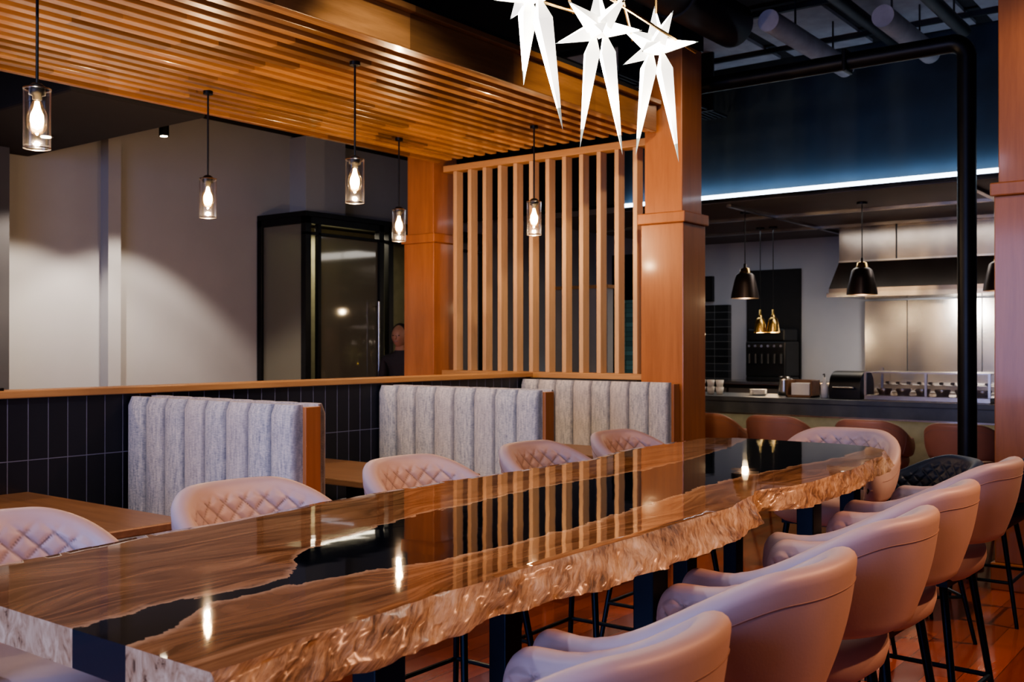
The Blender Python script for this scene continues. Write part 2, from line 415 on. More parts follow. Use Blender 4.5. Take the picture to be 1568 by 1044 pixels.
wc=g.mix(g.math('MULTIPLY',fr,.65),wc,(.62,.45,.27))
kn=g.n('ShaderNodeTexVoronoi'); g.L(g.comb(g.math('MULTIPLY',X,1.6),g.math('MULTIPLY',Y,4),0),kn.inputs['Vector']); kn.inputs['Scale'].default_value=1.0
kd=g.math('MULTIPLY',g.math('SUBTRACT',.13,kn.outputs['Distance']),9,clamp=True)
wc=g.mix(g.math('MULTIPLY',kd,.8),wc,(.04,.016,.006))
col=g.mix(mask,wc,(.003,.005,.010))
g.set(Base_Color=col,Roughness=.03,IOR=1.56)
g.bump(g.noise(v,5,2),.02,.02); M_top=g.m
g=G('live_edge_bark'); v=g.co(); X,Y,Z=g.xyz(v)
vv=g.comb(g.math('ADD',X,g.math('MULTIPLY',Z,-2.0)),Y,Z)
n1=g.noise(g.scale(vv,(30,8,12)),1,6,.68,1.0); n2=g.noise(g.scale(vv,(110,40,26)),1,5,.65,.5); n3=g.noise(g.scale(v,(6,6,14)),1,4,.6)
f=g.math('ADD',g.math('ADD',g.math('MULTIPLY',n1,.4),g.math('MULTIPLY',n2,.25)),g.math('MULTIPLY',n3,.35))
g.set(Base_Color=g.ramp(f,[(.40,(.07,.032,.015)),(.455,(.25,.14,.065)),(.52,(.47,.32,.18)),(.62,(.70,.57,.40))]),Roughness=.38,Coat_Weight=.3,Coat_Roughness=.2)
g.bump(f,1.0,.016); M_edge=g.m
g=G('end_grain'); v=g.co(); X,Y,Z=g.xyz(v); d=river(g,X,Y,Z); mask=g.math('GREATER_THAN',d,0)
n1=g.noise(g.comb(0,g.math('MULTIPLY',Y,30),g.math('MULTIPLY',Z,16)),1,6,.7,1.5)
g.set(Base_Color=g.mix(mask,g.ramp(n1,[(.34,(.05,.025,.012)),(.42,(.36,.22,.11)),(.7,(.66,.49,.30))]),(.004,.012,.02)),Roughness=.3,Coat_Weight=.4); M_end=g.m
e=empty('live_edge_table')
V=[];F=[];MI=[];NX=400;NT=36;NS=12
for i in range(NX+1):
    t=i/NX; x=.81+3.49*(1-(1-t)**1.15)
    nf=lambda s,k: mnoise.fractal(Vector((x*s,k,0)),.8,2.0,5)
    yf=interp(ftop,x)+nf(3,1)*.012+nf(14,4)*.004; yb=interp(btop,x)+nf(3,9)*.02
    yfb=interp(fbot,x)+nf(2.6,22)*.016+nf(14,2)*.007
    if x>4.2: yfb=min(yfb,yf-.005)
    r=[]
    for j in range(NT+1): r.append((x,yf+(yb-yf)*j/NT,ZT))
    for j in range(1,NS+1):      # back edge
        s=j/NS; b=.02*math.sin(math.pi*s)+mnoise.fractal(Vector((x*8,s*2,5)),.8,2,4)*.012*math.sin(math.pi*min(1,s*1.4))
        r.append((x,yb+b+.02*s,ZT-TH*s))
    r.append((x,yf+.3,ZT-TH)); 
    for j in range(NS,0,-1):     # front edge, bottom -> top
        s=j/NS
        yy=yf+(yfb-yf)*(ss(0,1,s)*.4+s**.7*.6)
        rough=mnoise.fractal(Vector((x*8+s*1.0,s*1.4,1.3)),.85,2,4)*.011+mnoise.fractal(Vector((x*30+s*4,s*3.0,3)),.85,2,3)*.0042
        zz=ZT-TH*s+mnoise.fractal(Vector((x*6,7,s)),.85,2,4)*.007*s
        if s<.15: rough*=.3
        r.append((x,yy+rough,zz))
    V+=r
R=len(V)//(NX+1)
for i in range(NX):
    for j in range(R):
        k=(j+1)%R
        F.append((i*R+j,i*R+k,(i+1)*R+k,(i+1)*R+j)); MI.append(0 if j<NT else 1)
F.append(tuple(range(R))); MI.append(2); F.append(tuple(NX*R+j for j in reversed(range(R)))); MI.append(1)
o=mesh('slab',V,F,[M_top,M_edge,M_end],e,True,MI); o.data.set_sharp_from_angle(angle=.65)
legs=[]
for lx in (1.35,2.35,3.45):
    for ly in (1.34,1.82):
        legs.append((lx-.04,lx+.04,ly-.03,ly+.03,.012,ZT-TH-.012))
    legs.append((lx-.05,lx+.05,1.26,1.92,0,.012)); legs.append((lx-.05,lx+.05,1.24,1.94,ZT-TH-.012,ZT-TH+.003))
for ly in (1.4,1.9): 
    legs.append((4.0,4.07,ly-.03,ly+.03,.0,ZT-TH)); 
boxes('steel_legs',legs,M_navyst,e,.003)
box('under_beam',1.3,4.05,1.56,1.62,ZT-TH-.05,ZT-TH-.012,M_navyst,e,.003)

# ---------------------------------------------------------------- stools
_vs=[]
def shell_mesh(name,seat,top,mats):
    NTt=260;Nin=44;V=[];F=[];GR=[]
    a,b=.243,.245; seam=[]
    arc=0;prev=None; _vs.clear()
    for i in range(NTt+1):
        t=-1+2*i/NTt; s=abs(t); sg=1 if t>=0 else -1
        if s<.62:
            th=s/.62*math.pi/2; px=a*math.sin(th)**.90; py=-b*math.cos(th)**.90
            nx,ny=math.sin(th)/a,-math.cos(th)/b
        else:
            q=(s-.62)/.38; px=a-.02*q*q; py=.175*q; nx,ny=1,.05*q
        l=math.hypot(nx,ny); nx/=l;ny/=l
        px*=sg;nx*=sg
        if prev: arc+=math.hypot(px-prev[0],py-prev[1])
        prev=(px,py)
        H_=top-seat
        zt=top-(H_-.135)*(.86*ss(.15,.68,s)+.14*(min(s,.75)/.75)**2)
        zb=seat+.015-.03*ss(.3,.7,s)
        endf=1 if s<.88 else math.sqrt(max(0.0,1-((s-.88)/.12)**2))*.94+.06
        zm=zb+(zt-zb)*.45
        if s>.88: 
            zt=zm+(zt-zm)*endf; zb=zm+(zb-zm)*endf
        T=.028*(1 if s<.88 else endf)
        lean=.060*(1-ss(.30,.8,s))+.012
        r=[]
        def pt(off,z):
            h=(z-seat)/H_; ln=lean*h
            return (px+nx*(off+ln),py+ny*(off+ln),z)
        for j in range(Nin):
            u=j/(Nin-1); z=zb+.012+(zt-zb-.035)*u
            p=arc/.064;q=z/.064
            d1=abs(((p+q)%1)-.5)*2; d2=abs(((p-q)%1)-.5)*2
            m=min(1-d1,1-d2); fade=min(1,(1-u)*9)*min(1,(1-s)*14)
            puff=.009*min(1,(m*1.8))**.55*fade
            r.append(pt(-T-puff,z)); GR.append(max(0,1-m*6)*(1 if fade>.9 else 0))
        for j in range(1,8):
            an=math.pi*j/8
            r.append(pt(-T*math.cos(an)*1.05,zt-.023+.026*math.sin(an))); GR.append(0)
        for j in range(14):
            u=1-j/13; z=zb+.012+(zt-zb-.035)*u
            r.append(pt(T*(1.05+.35*math.sin(math.pi*u)),z)); GR.append(0)
        for j in range(1,4):
            an=math.pi*j/4; r.append(pt(T*math.cos(an),zb+.012-.014*math.sin(an))); GR.append(0)
        V+=r
        if s<.88 and i%2==0:
            z=zt-.05; u=(z-zb-.012)/(zt-zb-.035)
            seam.append(pt(T*(1.05+.35*math.sin(math.pi*u))+.0004,z))
        if i in (int(NTt*.275),int(NTt*.725)):
            _vs.append([pt(T*(1.05+.35*math.sin(math.pi*u))+.0004,zb+.012+(zt-zb-.035)*u) for u in [k/10 for k in range(11)]])
    R=len(V)//(NTt+1)
    for i in range(NTt):
        for j in range(R):
            k=(j+1)%R; F.append((i*R+j,i*R+k,(i+1)*R+k,(i+1)*R+j))
    F.append(tuple(range(R)));F.append(tuple(NTt*R+j for j in reversed(range(R))))
    me=bpy.data.meshes.new(name); me.from_pydata(V,[],F)
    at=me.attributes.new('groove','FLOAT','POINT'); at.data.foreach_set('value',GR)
    for m in mats: me.materials.append(m)
    bm=bmesh.new(); bm.from_mesh(me); bmesh.ops.recalc_face_normals(bm,faces=bm.faces); bm.to_mesh(me); bm.free()
    for p in me.polygons: p.use_smooth=True
    V2=[];F2=[]
    for ln in [seam]+_vs:
        for p,q in zip(ln,ln[1:]): tube(V2,F2,p,q,.0013,6,cap=False)
    ms=bpy.data.meshes.new(name+'_seam'); ms.from_pydata([tuple(v) for v in V2],[],F2); ms.materials.append(M_seam)
    return me,ms
def seat_mesh(name,seat,mat):
    prof=[(0,seat-.125),(.16,seat-.125),(.205,seat-.12),(.238,seat-.095),(.248,seat-.06),(.246,seat-.03),(.235,seat-.008),(.21,seat+.004),(.12,seat+.009),(0,seat+.010)]
    n=48;V=[];F=[]
    for r,z in prof:
        for i in range(n):
            t=2*math.pi*i/n; c,s_=math.cos(t),math.sin(t)
            sx=abs(c)**.82*(1 if c>0 else -1); sy=abs(s_)**.82*(1 if s_>0 else -1)
            V.append((r*sx,r*sy*(.95)+ .015,z))
    for j in range(len(prof)-1):
        for i in range(n):
            k=(i+1)%n;F.append((j*n+i,j*n+k,(j+1)*n+k,(j+1)*n+i))
    me=bpy.data.meshes.new(name); me.from_pydata(V,[],F); me.materials.append(mat)
    for p in me.polygons: p.use_smooth=True
    return me
def leg_mesh(name,seat,foot,mat):
    V=[];F=[];zt=seat-.12
    for sx in(-1,1):
        for sy in(-1,1):
            tube(V,F,(sx*.15,sy*.14,zt),(sx*.235,sy*.225,0),.014,10,.010)
    k=boxdata([(-.17,.17,-.16,.16,zt-.012,zt+.01)]); o=len(V); V+=[Vector(v) for v in k[0]]; F+=[tuple(i+o for i in f) for f in k[1]]
    if foot:
        f=(zt-foot)/zt; ax=.15+.085*f; ay=.14+.085*f
        for p,q in (((-ax,-ay),(ax,-ay)),((ax,-ay),(ax,ay)),((ax,ay),(-ax,ay)),((-ax,ay),(-ax,-ay))): tube(V,F,(*p,foot),(*q,foot),.009,8)
    me=bpy.data.meshes.new(name); me.from_pydata([tuple(v) for v in V],[],F); me.materials.append(mat)
    for p in me.polygons: p.use_smooth=True
    me.set_sharp_from_angle(angle=.7)
    return me
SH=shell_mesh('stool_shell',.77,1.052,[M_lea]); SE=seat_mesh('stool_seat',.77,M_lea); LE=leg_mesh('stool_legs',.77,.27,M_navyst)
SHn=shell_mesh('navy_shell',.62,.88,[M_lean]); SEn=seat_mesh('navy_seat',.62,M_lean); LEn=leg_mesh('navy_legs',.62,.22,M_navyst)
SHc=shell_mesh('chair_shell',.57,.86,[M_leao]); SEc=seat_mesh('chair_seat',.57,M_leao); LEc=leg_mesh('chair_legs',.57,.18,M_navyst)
def stool(x,y,rz,kit=(SH,SE,LE),name='upholstered_bar_stool',dz=0):
    e=empty(name,(x,y,0),math.radians(rz))
    link(bpy.data.objects.new('backrest_shell',kit[0][0]),e); link(bpy.data.objects.new('piping_seam',kit[0][1]),e)
    link(bpy.data.objects.new('seat_cushion',kit[1]),e); link(bpy.data.objects.new('leg_frame',kit[2]),e)
    e.scale=(1,1,1+dz)
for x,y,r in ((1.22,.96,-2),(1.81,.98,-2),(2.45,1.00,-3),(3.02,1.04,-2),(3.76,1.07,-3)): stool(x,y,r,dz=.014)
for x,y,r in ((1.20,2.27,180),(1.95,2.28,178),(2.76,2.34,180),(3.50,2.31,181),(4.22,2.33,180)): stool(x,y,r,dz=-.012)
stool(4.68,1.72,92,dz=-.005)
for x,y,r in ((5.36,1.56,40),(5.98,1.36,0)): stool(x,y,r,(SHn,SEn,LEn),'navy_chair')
for y in (4.15,3.50,2.72,2.02): stool(8.45,y,-90,(SHc,SEc,LEc),'tan_counter_chair')

# ---------------------------------------------------------------- star chandelier
def spike(V,F,MI,c,d,L,w,tip=.16,roll=0):
    c=Vector(c); d=Vector(d).normalized(); u=d.orthogonal().normalized(); u=Matrix.Rotation(roll,3,d)@u; v=d.cross(u)
    k=len(V); m=c+d*L*.20; t1=c+d*L*(1-tip)
    wt=w*tip/.80
    V.append(c)
    for p,r in((m,w),(t1,wt)):
        for q in(u,v,-u,-v): V.append(p+q*r)
    V.append(c+d*L)
    for i in range(4):
        j=(i+1)%4; mm=0 if i%2==0 else 2
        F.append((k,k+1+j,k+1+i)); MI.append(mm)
        F.append((k+1+i,k+1+j,k+5+j,k+5+i)); MI.append(mm)
        F.append((k+5+i,k+5+j,k+9)); MI.append(1)
e=empty('star_chandelier')
stars=[(2.04,1.5,2.325,.2),(2.35,1.5,2.31,1.1),(2.665,1.5,2.335,.6)]
legd=[((.040,-.052,-.36),(.030,.050,-.36)),((.034,-.042,-.36),(-.026,.034,-.34)),((.034,-.044,-.36),(-.032,.042,-.355))]
for si,(sx,sy,sz,ro) in enumerate(stars):
    V=[];F=[];MI=[];c=(sx,sy,sz)
    for li,dv in enumerate(legd[si]):
        spike(V,F,MI,(sx+dv[0]*.25,sy+dv[1]*.25,sz),dv,.345 if li==0 else (.325 if si else .22),.027,.16,ro*.3+.5)
    for k in range(7):
        an=ro+k*2*math.pi/7; el=(.65,-.25,.45,-.35,.7,.05,.3)[k]
        spike(V,F,MI,c,(math.cos(an)*math.cos(el),math.sin(an)*math.cos(el),math.sin(el)),.125,.028,.08,k)
    spike(V,F,MI,c,(.1,.1,1),.13,.028,.08)
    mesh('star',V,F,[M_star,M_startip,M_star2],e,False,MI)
    VV=[];FF=[]
    tube(VV,FF,(sx,sy,sz+.1),(sx,sy,ZC-.02),.004,8); mesh('hanging_rod',VV,FF,M_brass,e,True)
    point('star_lamp',(sx,sy-.02,sz-.2),4,(1,.90,.78),.05,e)
tubes('brass_frame',[((1.9,1.44,2.40),(2.8,1.44,2.34),.0045),((1.9,1.56,2.33),(2.8,1.56,2.40),.0045),((2.05,1.42,2.37),(2.345,1.58,2.37),.004),((2.345,1.42,2.37),(2.665,1.58,2.37),.004)],M_brass,e,8)
box('canopy',1.8,2.9,1.42,1.58,ZC-.03,ZC-.001,M_brass,e)

# ---------------------------------------------------------------- overhead services
def pipe(a,b,r,m=M_duct,nm='sprinkler_pipe',hang=()):
    e=empty(nm); tubes('pipe_body',[(a,b,r)],m,e,20)
    boxes('hangers',[(x,x+.012,a[1]-.006,a[1]+.006,a[2],ZC-.001) for x in hang],M_duct,e)
pipe((3,2.65,3.98),(8.9,2.65,3.98),.05,hang=(4,6,8.5)); pipe((3,2.0,3.85),(8.3,2.0,3.85),.05,hang=(4.2,6,8)); pipe((3,.6,3.92),(8.8,.6,3.92),.08,hang=(4,6,8.5))
pipe((7.0,3.02,3.80),(8.6,3.02,3.80),.08,M_ductl,'grey_vent_pipe',(7.5,8.3)); pipe((7.4,2.33,3.80),(8.6,2.33,3.80),.08,M_ductl,'grey_vent_pipe',(7.6,8.3))
for x in (7.7,5.8,8.72): box('ceiling_strut',x,x+.04,-1,5.6 if x>7 else 3.4,4.08,4.12,M_duct)
e=empty('cable_tray')
boxes('rungs',[(6.95,8.9,4.25+i*.05,4.27+i*.05,3.60,3.62) for i in range(5)],M_duct,e); boxes('drops',[(7.35,7.38,4.2,4.5,3.59,ZC-.001),(8.5,8.53,4.2,4.5,3.59,ZC-.001)],M_duct,e)
e=empty('round_air_duct')
tubes('duct_body',[((4.4,3.25,3.78),(6.9,3.25,3.78),.16),((3.3,3.25,3.78),(4.4,3.25,3.78),.19)],M_duct,e,28)
tubes('duct_collars',[((x,3.25,3.78),(x+.03,3.25,3.78),.205 if x<4.45 else .175) for x in(3.4,4.38,5.2,6.0)],M_duct,e,28)
e=empty('black_vertical_pipe')
tubes('riser',[((7.2,1.72,0),(7.2,1.72,3.36),.06),((7.2,1.82,3.46),(7.2,4.6,3.46),.06),((7.2,1.72,0),(7.2,1.72,.03),.1),((7.2,4.6,3.46),(7.2,4.6,ZC-.002),.05)],M_black,e,20)
path_tube('elbow',[(7.2,1.72+.1*(1-math.cos(a)),3.36+.1*math.sin(a)) for a in [i*math.pi/16 for i in range(9)]],.062,M_black,e)
boxes('collars',[(7.12,7.28,2.5,2.53,3.38,3.54),(7.12,7.28,3.8,3.83,3.38,3.54)],M_black,e,.01)
boxes('ceiling_deck_panels',[(7.8,9.1,.4+i*.85,1.12+i*.85,ZC-.03,ZC-.001) for i in range(6)],M_ductl)
e=empty('cylinder_downlight'); x,y,zb=4.89,7.3,3.15
tubes('body',[((x,y,zb),(x,y,zb+.16),.04)],M_black,e,20); tubes('stem',[((x,y,zb+.16),(x,y,3.62),.008)],M_black,e)
tubes('lens',[((x,y,zb-.002),(x,y,zb+.004),.028)],M_dl,e,16)
spot('beam',(x+.15,y,zb-.01),(x+.15,y+.12,0),230,(1,.84,.68),98,.3,.03,e)
e=empty('recessed_downlight'); tubes('trim_ring',[((3.9,7.3,2.985),(3.9,7.3,2.999),.05)],M_steel,e,20); tubes('lens',[((3.9,7.3,2.980),(3.9,7.3,2.986),.035)],M_dl,e,16)
spot('beam',(4.1,7.3,2.96),(4.1,7.42,0),190,(1,.84,.68),112,.3,.03,e)

# ---------------------------------------------------------------- glass vestibule
e=empty('glass_vestibule_door')
VX,VY,VZ=6.62,7.56,2.70
fr=[]
def bx(*a): fr.append(a)
bx(VX,VX+.07,VY,VY+.07,0,VZ); bx(VX,VX+.07,8.22,8.29,0,VZ); bx(VX,VX+.07,VY,8.29,VZ-.07,VZ); bx(VX,VX+.07,VY,8.29,0,.12)
bx(VX,9.4,VY,VY+.07,VZ-.07,VZ); bx(VX+.07,9.4,VY,VY+.07,0,.1)
for x in (7.62,7.76,8.6,9.33): bx(x,x+.07,VY,VY+.07,0,VZ)
bx(VX,9.4,VY,8.29,VZ,VZ+.05); bx(VX+.16,VX+.20,VY+.0,VY+.05,.1,VZ-.06); bx(VX,9.4,VY,VY+.06,2.52,2.55)
boxes('frame',fr,M_black,e,.004)
boxes('panes',[(VX+.03,VX+.036,VY+.07,8.22,.12,VZ-.07),(VX+.20,7.62,VY+.03,VY+.036,.1,2.52)],M_pane,e)
tubes('door_pull',[((7.56,VY-.05,.9),(7.56,VY-.05,1.9),.012),((7.56,VY-.05,.95),(7.56,VY+.03,.95),.008),((7.56,VY-.05,1.85),(7.56,VY+.03,1.85),.008)],M_steel,e)
area('vestibule_fill',(7.4,7.95,2.62),(7.4,7.95,0),1.2,.3,22,(1,.88,.65),e)  # area light added inside the vestibule to brighten its panes
e=empty('wall_sconce')
lathe('shade',[(.03,1.16),(.045,1.20),(.03,1.26),(.02,1.26)],M_brass,e,16,(7.9,8.18)); point('lamp',(7.9,8.12,1.35),2,(1,.75,.35),.03,e)
box('wall_vestibule_olive',VX+.08,9.4,8.24,8.29,0,VZ-.01,plain('olive_paint',(.16,.155,.10),.8))

# ---------------------------------------------------------------- far room behind the divider
box('partition_grey',10.2,10.32,6.39,7.2,0,2.12,M_wall)
box('trim_1',10.17,10.35,6.37,7.22,2.12,2.16,M_cap)
e=empty('wall_partition_black')
box('core',11.2,11.3,6.30,6.95,0,2.6,M_blk2,e)
box('teal_tile_panel',11.16,11.199,6.44,6.82,1.0,2.02,M_teal,e)
e=empty('service_cabinet'); boxes('body',[(9.9,10.5,5.5,6.2,0,1.1)],M_blk2,e,.01); boxes('doors',[(9.88,9.899,5.52,5.84,.08,1.05),(9.88,9.899,5.86,6.18,.08,1.05)],M_walld,e,.003)
box('beam_black',9.3,9.6,5.65,8.29,2.95,ZC-.001,M_blk2)
spot('teal_panel_spot',(9.9,6.4,3.6),(11.2,6.65,1.4),160,(.75,.9,1.0),60,.5,.05)  # spot without a fixture, added to light the teal tile panel

# ---------------------------------------------------------------- kitchen
KX=9.2
box('wall_blue',KX,KX+.12,-.6,5.6,2.93,ZC-.001,M_blue)
box('kitchen_ceiling',KX,X1-.001,-.6,6.9,2.84,2.90,M_ksof)
boxes('kitchen_ceiling_frames',[(10.4,10.46,-.5,6.6,2.81,2.84),(11.7,11.76,-.5,6.6,2.81,2.84),(9.3,12.8,2.2,2.25,2.81,2.84),(9.3,12.8,4.4,4.45,2.81,2.84)],M_steel)
e=empty('led_cove_strip')
box('strip',KX-.035,KX-.005,-.6,5.6,2.880,2.920,M_led,e)
box('channel',KX-.05,KX-.001,-.6,5.6,2.85,2.878,M_black,e)
area('led_wash',(KX-.07,2.5,2.94),(KX+.02,2.5,3.2),6,.04,9,(.50,.72,1.0),e)
e=empty('bar_counter')
box('top_slab',KX,KX+.75,-.2,6.0,.91,.955,M_slate,e,.004)
box('apron',KX+.02,KX+.06,-.2,6.0,.79,.91,M_slate,e)
box('body',KX+.35,KX+.7,-.15,5.95,.08,.90,M_orange,e)
box('kick',KX+.40,KX+.65,-.15,5.95,0,.08,M_blk2,e)
box('steel_trim_line',KX+.012,KX+.02,-.2,6.0,.785,.80,M_steel,e)
tubes('foot_rail',[((KX+.15,-.2,.2),(KX+.15,5.9,.2),.02)],M_brass,e)
area('under_counter_light',(KX+.2,2.9,.78),(KX+.32,2.9,.3),5.6,.04,4,(1,.84,.55),e)
e=empty('napkin_holder'); boxes('sides',[(9.4,9.6,3.62,3.64,.955,1.12),(9.4,9.6,3.86,3.88,.955,1.12),(9.4,9.6,3.62,3.88,.955,.975),(9.59,9.6,3.62,3.88,.955,1.12)],M_btab,e,.003); box('napkins',9.43,9.57,3.66,3.84,.975,1.09,M_white,e,.005)
e=empty('countertop_display_case')
boxes('base',[(9.36,9.86,2.05,3.12,.955,1.0)],M_steel,e,.004)
boxes('frame',[(9.36,9.38,2.05,2.07,1.0,1.2),(9.36,9.38,3.10,3.12,1.0,1.2),(9.84,9.86,2.05,2.07,1.0,1.24),(9.84,9.86,3.10,3.12,1.0,1.24),(9.36,9.86,2.05,3.12,1.2,1.21),(9.36,9.38,2.57,2.59,1.0,1.2)],M_steel,e)
boxes('glass',[(9.365,9.37,2.07,3.10,1.0,1.2)],M_glass,e)
for i in range(6): lathe('dish_%d'%i,[(.001,1.0),(.05,1.0),(.07,1.05),(.068,1.055),(.045,1.01),(.001,1.01)],M_steel,e,18,(9.6,2.16+i*.17))
e=empty('covered_steel_warmer')
V=[];F=[];nn=14
for s_ in (3.17,3.46):
    V.append((9.4,s_,.956)); 
    for i in range(nn+1):
        a=math.pi*i/nn; V.append((9.6-.2*math.cos(a),s_,1.02+.19*math.sin(a)**.6))
    V.append((9.8,s_,.956))
R=nn+3
F=[tuple(range(R)),tuple(R+i for i in reversed(range(R)))]+[(i,(i+1)%R,R+(i+1)%R,R+i) for i in range(R)]
mesh('hood',V,F,M_black,e,True).data.set_sharp_from_angle(angle=.8)
tubes('handle',[((9.40,3.22,1.06),(9.36,3.22,1.06),.006),((9.40,3.41,1.06),(9.36,3.41,1.06),.006),((9.36,3.22,1.06),(9.36,3.41,1.06),.008)],M_steel,e)
e=empty('stacked_cups')
for i in range(3):
    for k in range(2): lathe('cup_%d_%d'%(i,k),[(.001,.956+k*.07),(.03,.956+k*.07),(.042,1.03+k*.07),(.038,1.03+k*.07),(.027,.965+k*.07),(.001,.965+k*.07)],M_white,e,16,(9.5,4.62+i*.1))
e=empty('plate_stack')
for i in range(5): lathe('plate_%d'%i,[(.001,.956+i*.010),(.05,.956+i*.010),(.085,.968+i*.010),(.083,.972+i*.010),(.05,.961+i*.010),(.001,.961+i*.010)],M_white,e,24,(9.6,4.25))
e=empty('steel_jug'); lathe('body',[(.001,.956),(.06,.956),(.065,1.0),(.05,1.10),(.055,1.14),(.05,1.14),(.045,1.10),(.001,1.10)],M_steel,e,20,(9.7,4.02)); path_tube('handle',[(9.7,3.955,1.12),(9.7,3.91,1.10),(9.7,3.91,1.03),(9.7,3.945,1.0)],.006,M_steel,e)
e=empty('soap_bottle'); lathe('body',[(.001,.956),(.035,.956),(.035,1.08),(.012,1.10),(.012,1.15),(.001,1.15)],M_white,e,16,(9.45,3.52)); tubes('pump',[((9.45,3.52,1.15),(9.45,3.52,1.18),.005),((9.45,3.52,1.18),(9.41,3.52,1.175),.005)],M_black,e)
def kpend(name,x,y,zb,r,h,m):
    e=empty(name)
    tubes('cord',[((x,y,zb+h+.1),(x,y,2.84),.005),((x,y,2.82),(x,y,2.84),.05)],M_black,e)
    lathe('shade',[(r,zb),(r*.97,zb+h*.15),(r*.80,zb+h*.6),(r*.66,zb+h*.93),(r*.5,zb+h),(.015,zb+h+.02),(.015,zb+h+.1),(.001,zb+h+.1)],m,e,30,(x,y))
    lathe('brass_collar',[(r*.40,zb+h*1.01),(r*.32,zb+h*1.2),(.02,zb+h*1.24)],M_brass,e,20,(x,y))
    lathe('bulb',[(.001,zb+.03),(.03,zb+.05),(.04,zb+.09),(.02,zb+.14),(.001,zb+.15)],M_bulb,e,16,(x,y))
    point('lamp',(x,y,zb-.02),7,(1,.75,.45),.03,e)
for y in (4.56,3.34,2.10): kpend('bell_pendant_lamp',9.97,y,1.94,.145,.26,M_pendk)
for y in (5.02,4.86): kpend('brass_pendant_lamp',11.4,y,1.60,.078,.17,M_brass)
box('wall_tiled_kitchen',12.80,12.899,6.10,7.4,0,2.0,M_ktile)
box('dark_doorway_panel',12.86,12.899,5.11,5.86,0,2.45,M_blk2)  # flat black panel stands in for the dark doorway opening
e=empty('wall_menu_screen'); box('bezel',12.84,12.899,6.35,6.9,2.05,2.4,M_black,e,.005); box('screen',12.835,12.84,6.38,6.87,2.08,2.37,M_blk2,e)
e=empty('back_counter'); box('cabinet',12.2,12.79,4.35,7.3,0,.95,M_blk2,e); box('top',12.15,12.79,4.35,7.3,.95,.99,M_steel,e,.004); boxes('door_gaps',[(12.18,12.2,4.4+i*.48,4.84+i*.48,.1,.9) for i in range(6)],M_walld,e,.003)
e=empty('espresso_machine')
boxes('body',[(12.3,12.75,5.08,5.62,1.05,1.5),(12.3,12.75,5.08,5.62,.99,1.05),(12.32,12.75,5.1,5.6,1.5,1.66)],M_black,e,.02)
tubes('group_heads',[((12.27,5.13+i*.085,1.22),(12.27,5.13+i*.085,1.34),.020) for i in range(6)],M_duct,e,14)
tubes('knobs',[((12.3,5.13+i*.085,1.44),(12.26,5.13+i*.085,1.44),.018) for i in range(6)],M_steel,e,14)
e=empty('stainless_exhaust_hood')
V=[(11.6,2.2,2.02),(12.85,2.2,2.02),(12.85,4.27,2.02),(11.6,4.27,2.02),(11.6,2.2,2.10),(12.85,2.2,2.10),(12.85,4.27,2.10),(11.6,4.27,2.10),(11.8,2.25,2.42),(12.85,2.25,2.42),(12.85,4.22,2.42),(11.8,4.22,2.42),(11.8,2.25,2.82),(12.85,2.25,2.82),(12.85,4.22,2.82),(11.8,4.22,2.82)]
F=[(0,1,2,3)]
for l in range(3):
    for i in range(4):
        j=(i+1)%4; F.append((4*l+i,4*l+j,4*l+4+j,4*l+4+i))
F.append((12,13,14,15)); mesh('canopy',V,F,M_hood,e)
boxes('rim',[(11.58,11.6,2.18,4.29,2.0,2.05),(11.785,11.8,2.25,4.22,2.41,2.43)],M_steel,e)
boxes('panel_seams',[(11.79,11.8,y,y+.012,2.43,2.82) for y in (2.9,3.56)],M_black,e)
e=empty('cooking_range'); box('splashback_steel',12.85,12.899,1.0,4.27,0,2.0,M_steel,e); boxes('body',[(12.1,12.83,1.2,4.2,0,.92)],M_steel,e,.005); boxes('shelf',[(12.45,12.83,1.2,2.7,1.42,1.44),(12.3,12.83,1.2,2.3,1.75,1.77)],M_steel,e); boxes('shelf_brackets',[(12.5,12.83,y,y+.02,1.3,1.42) for y in (1.4,2.4)],M_steel,e)
boxes('splash_seams',[(12.845,12.85,y,y+.01,.95,2.0) for y in (2.0,2.9,3.75)],M_duct,e)
for i in range(2): lathe('pot_%d'%i,[(.001,1.44),(.09,1.44),(.09,1.44+.08+.03*(i%3)),(.085,1.44+.08+.03*(i%3)),(.085,1.45),(.001,1.45)],M_steel,e,20,(12.62,2.0+i*.42))
boxes('griddle',[(12.2,12.7,2.2,3.9,.92,1.0),(12.65,12.7,2.2,3.9,1.0,1.12)],M_steel,e,.006)
boxes('grates',[(12.15,12.18,2.2+i*.12,2.24+i*.12,1.0,1.03) for i in range(14)],M_black,e)
box('oven_handle',12.05,12.08,1.4,4.0,.78,.80,M_black,e)
area('kitchen_lamp_a',(10.7,3.3,2.80),(10.7,3.3,0),.8,2.4,28,(1,.93,.85))
area('hood_lamp',(12.25,3.2,1.99),(12.75,3.2,1.0),.3,.9,52,(1,.93,.86))
area('kitchen_lamp_b',(11.6,5.6,2.80),(11.6,5.6,0),.6,1.6,11,(.85,.9,1))

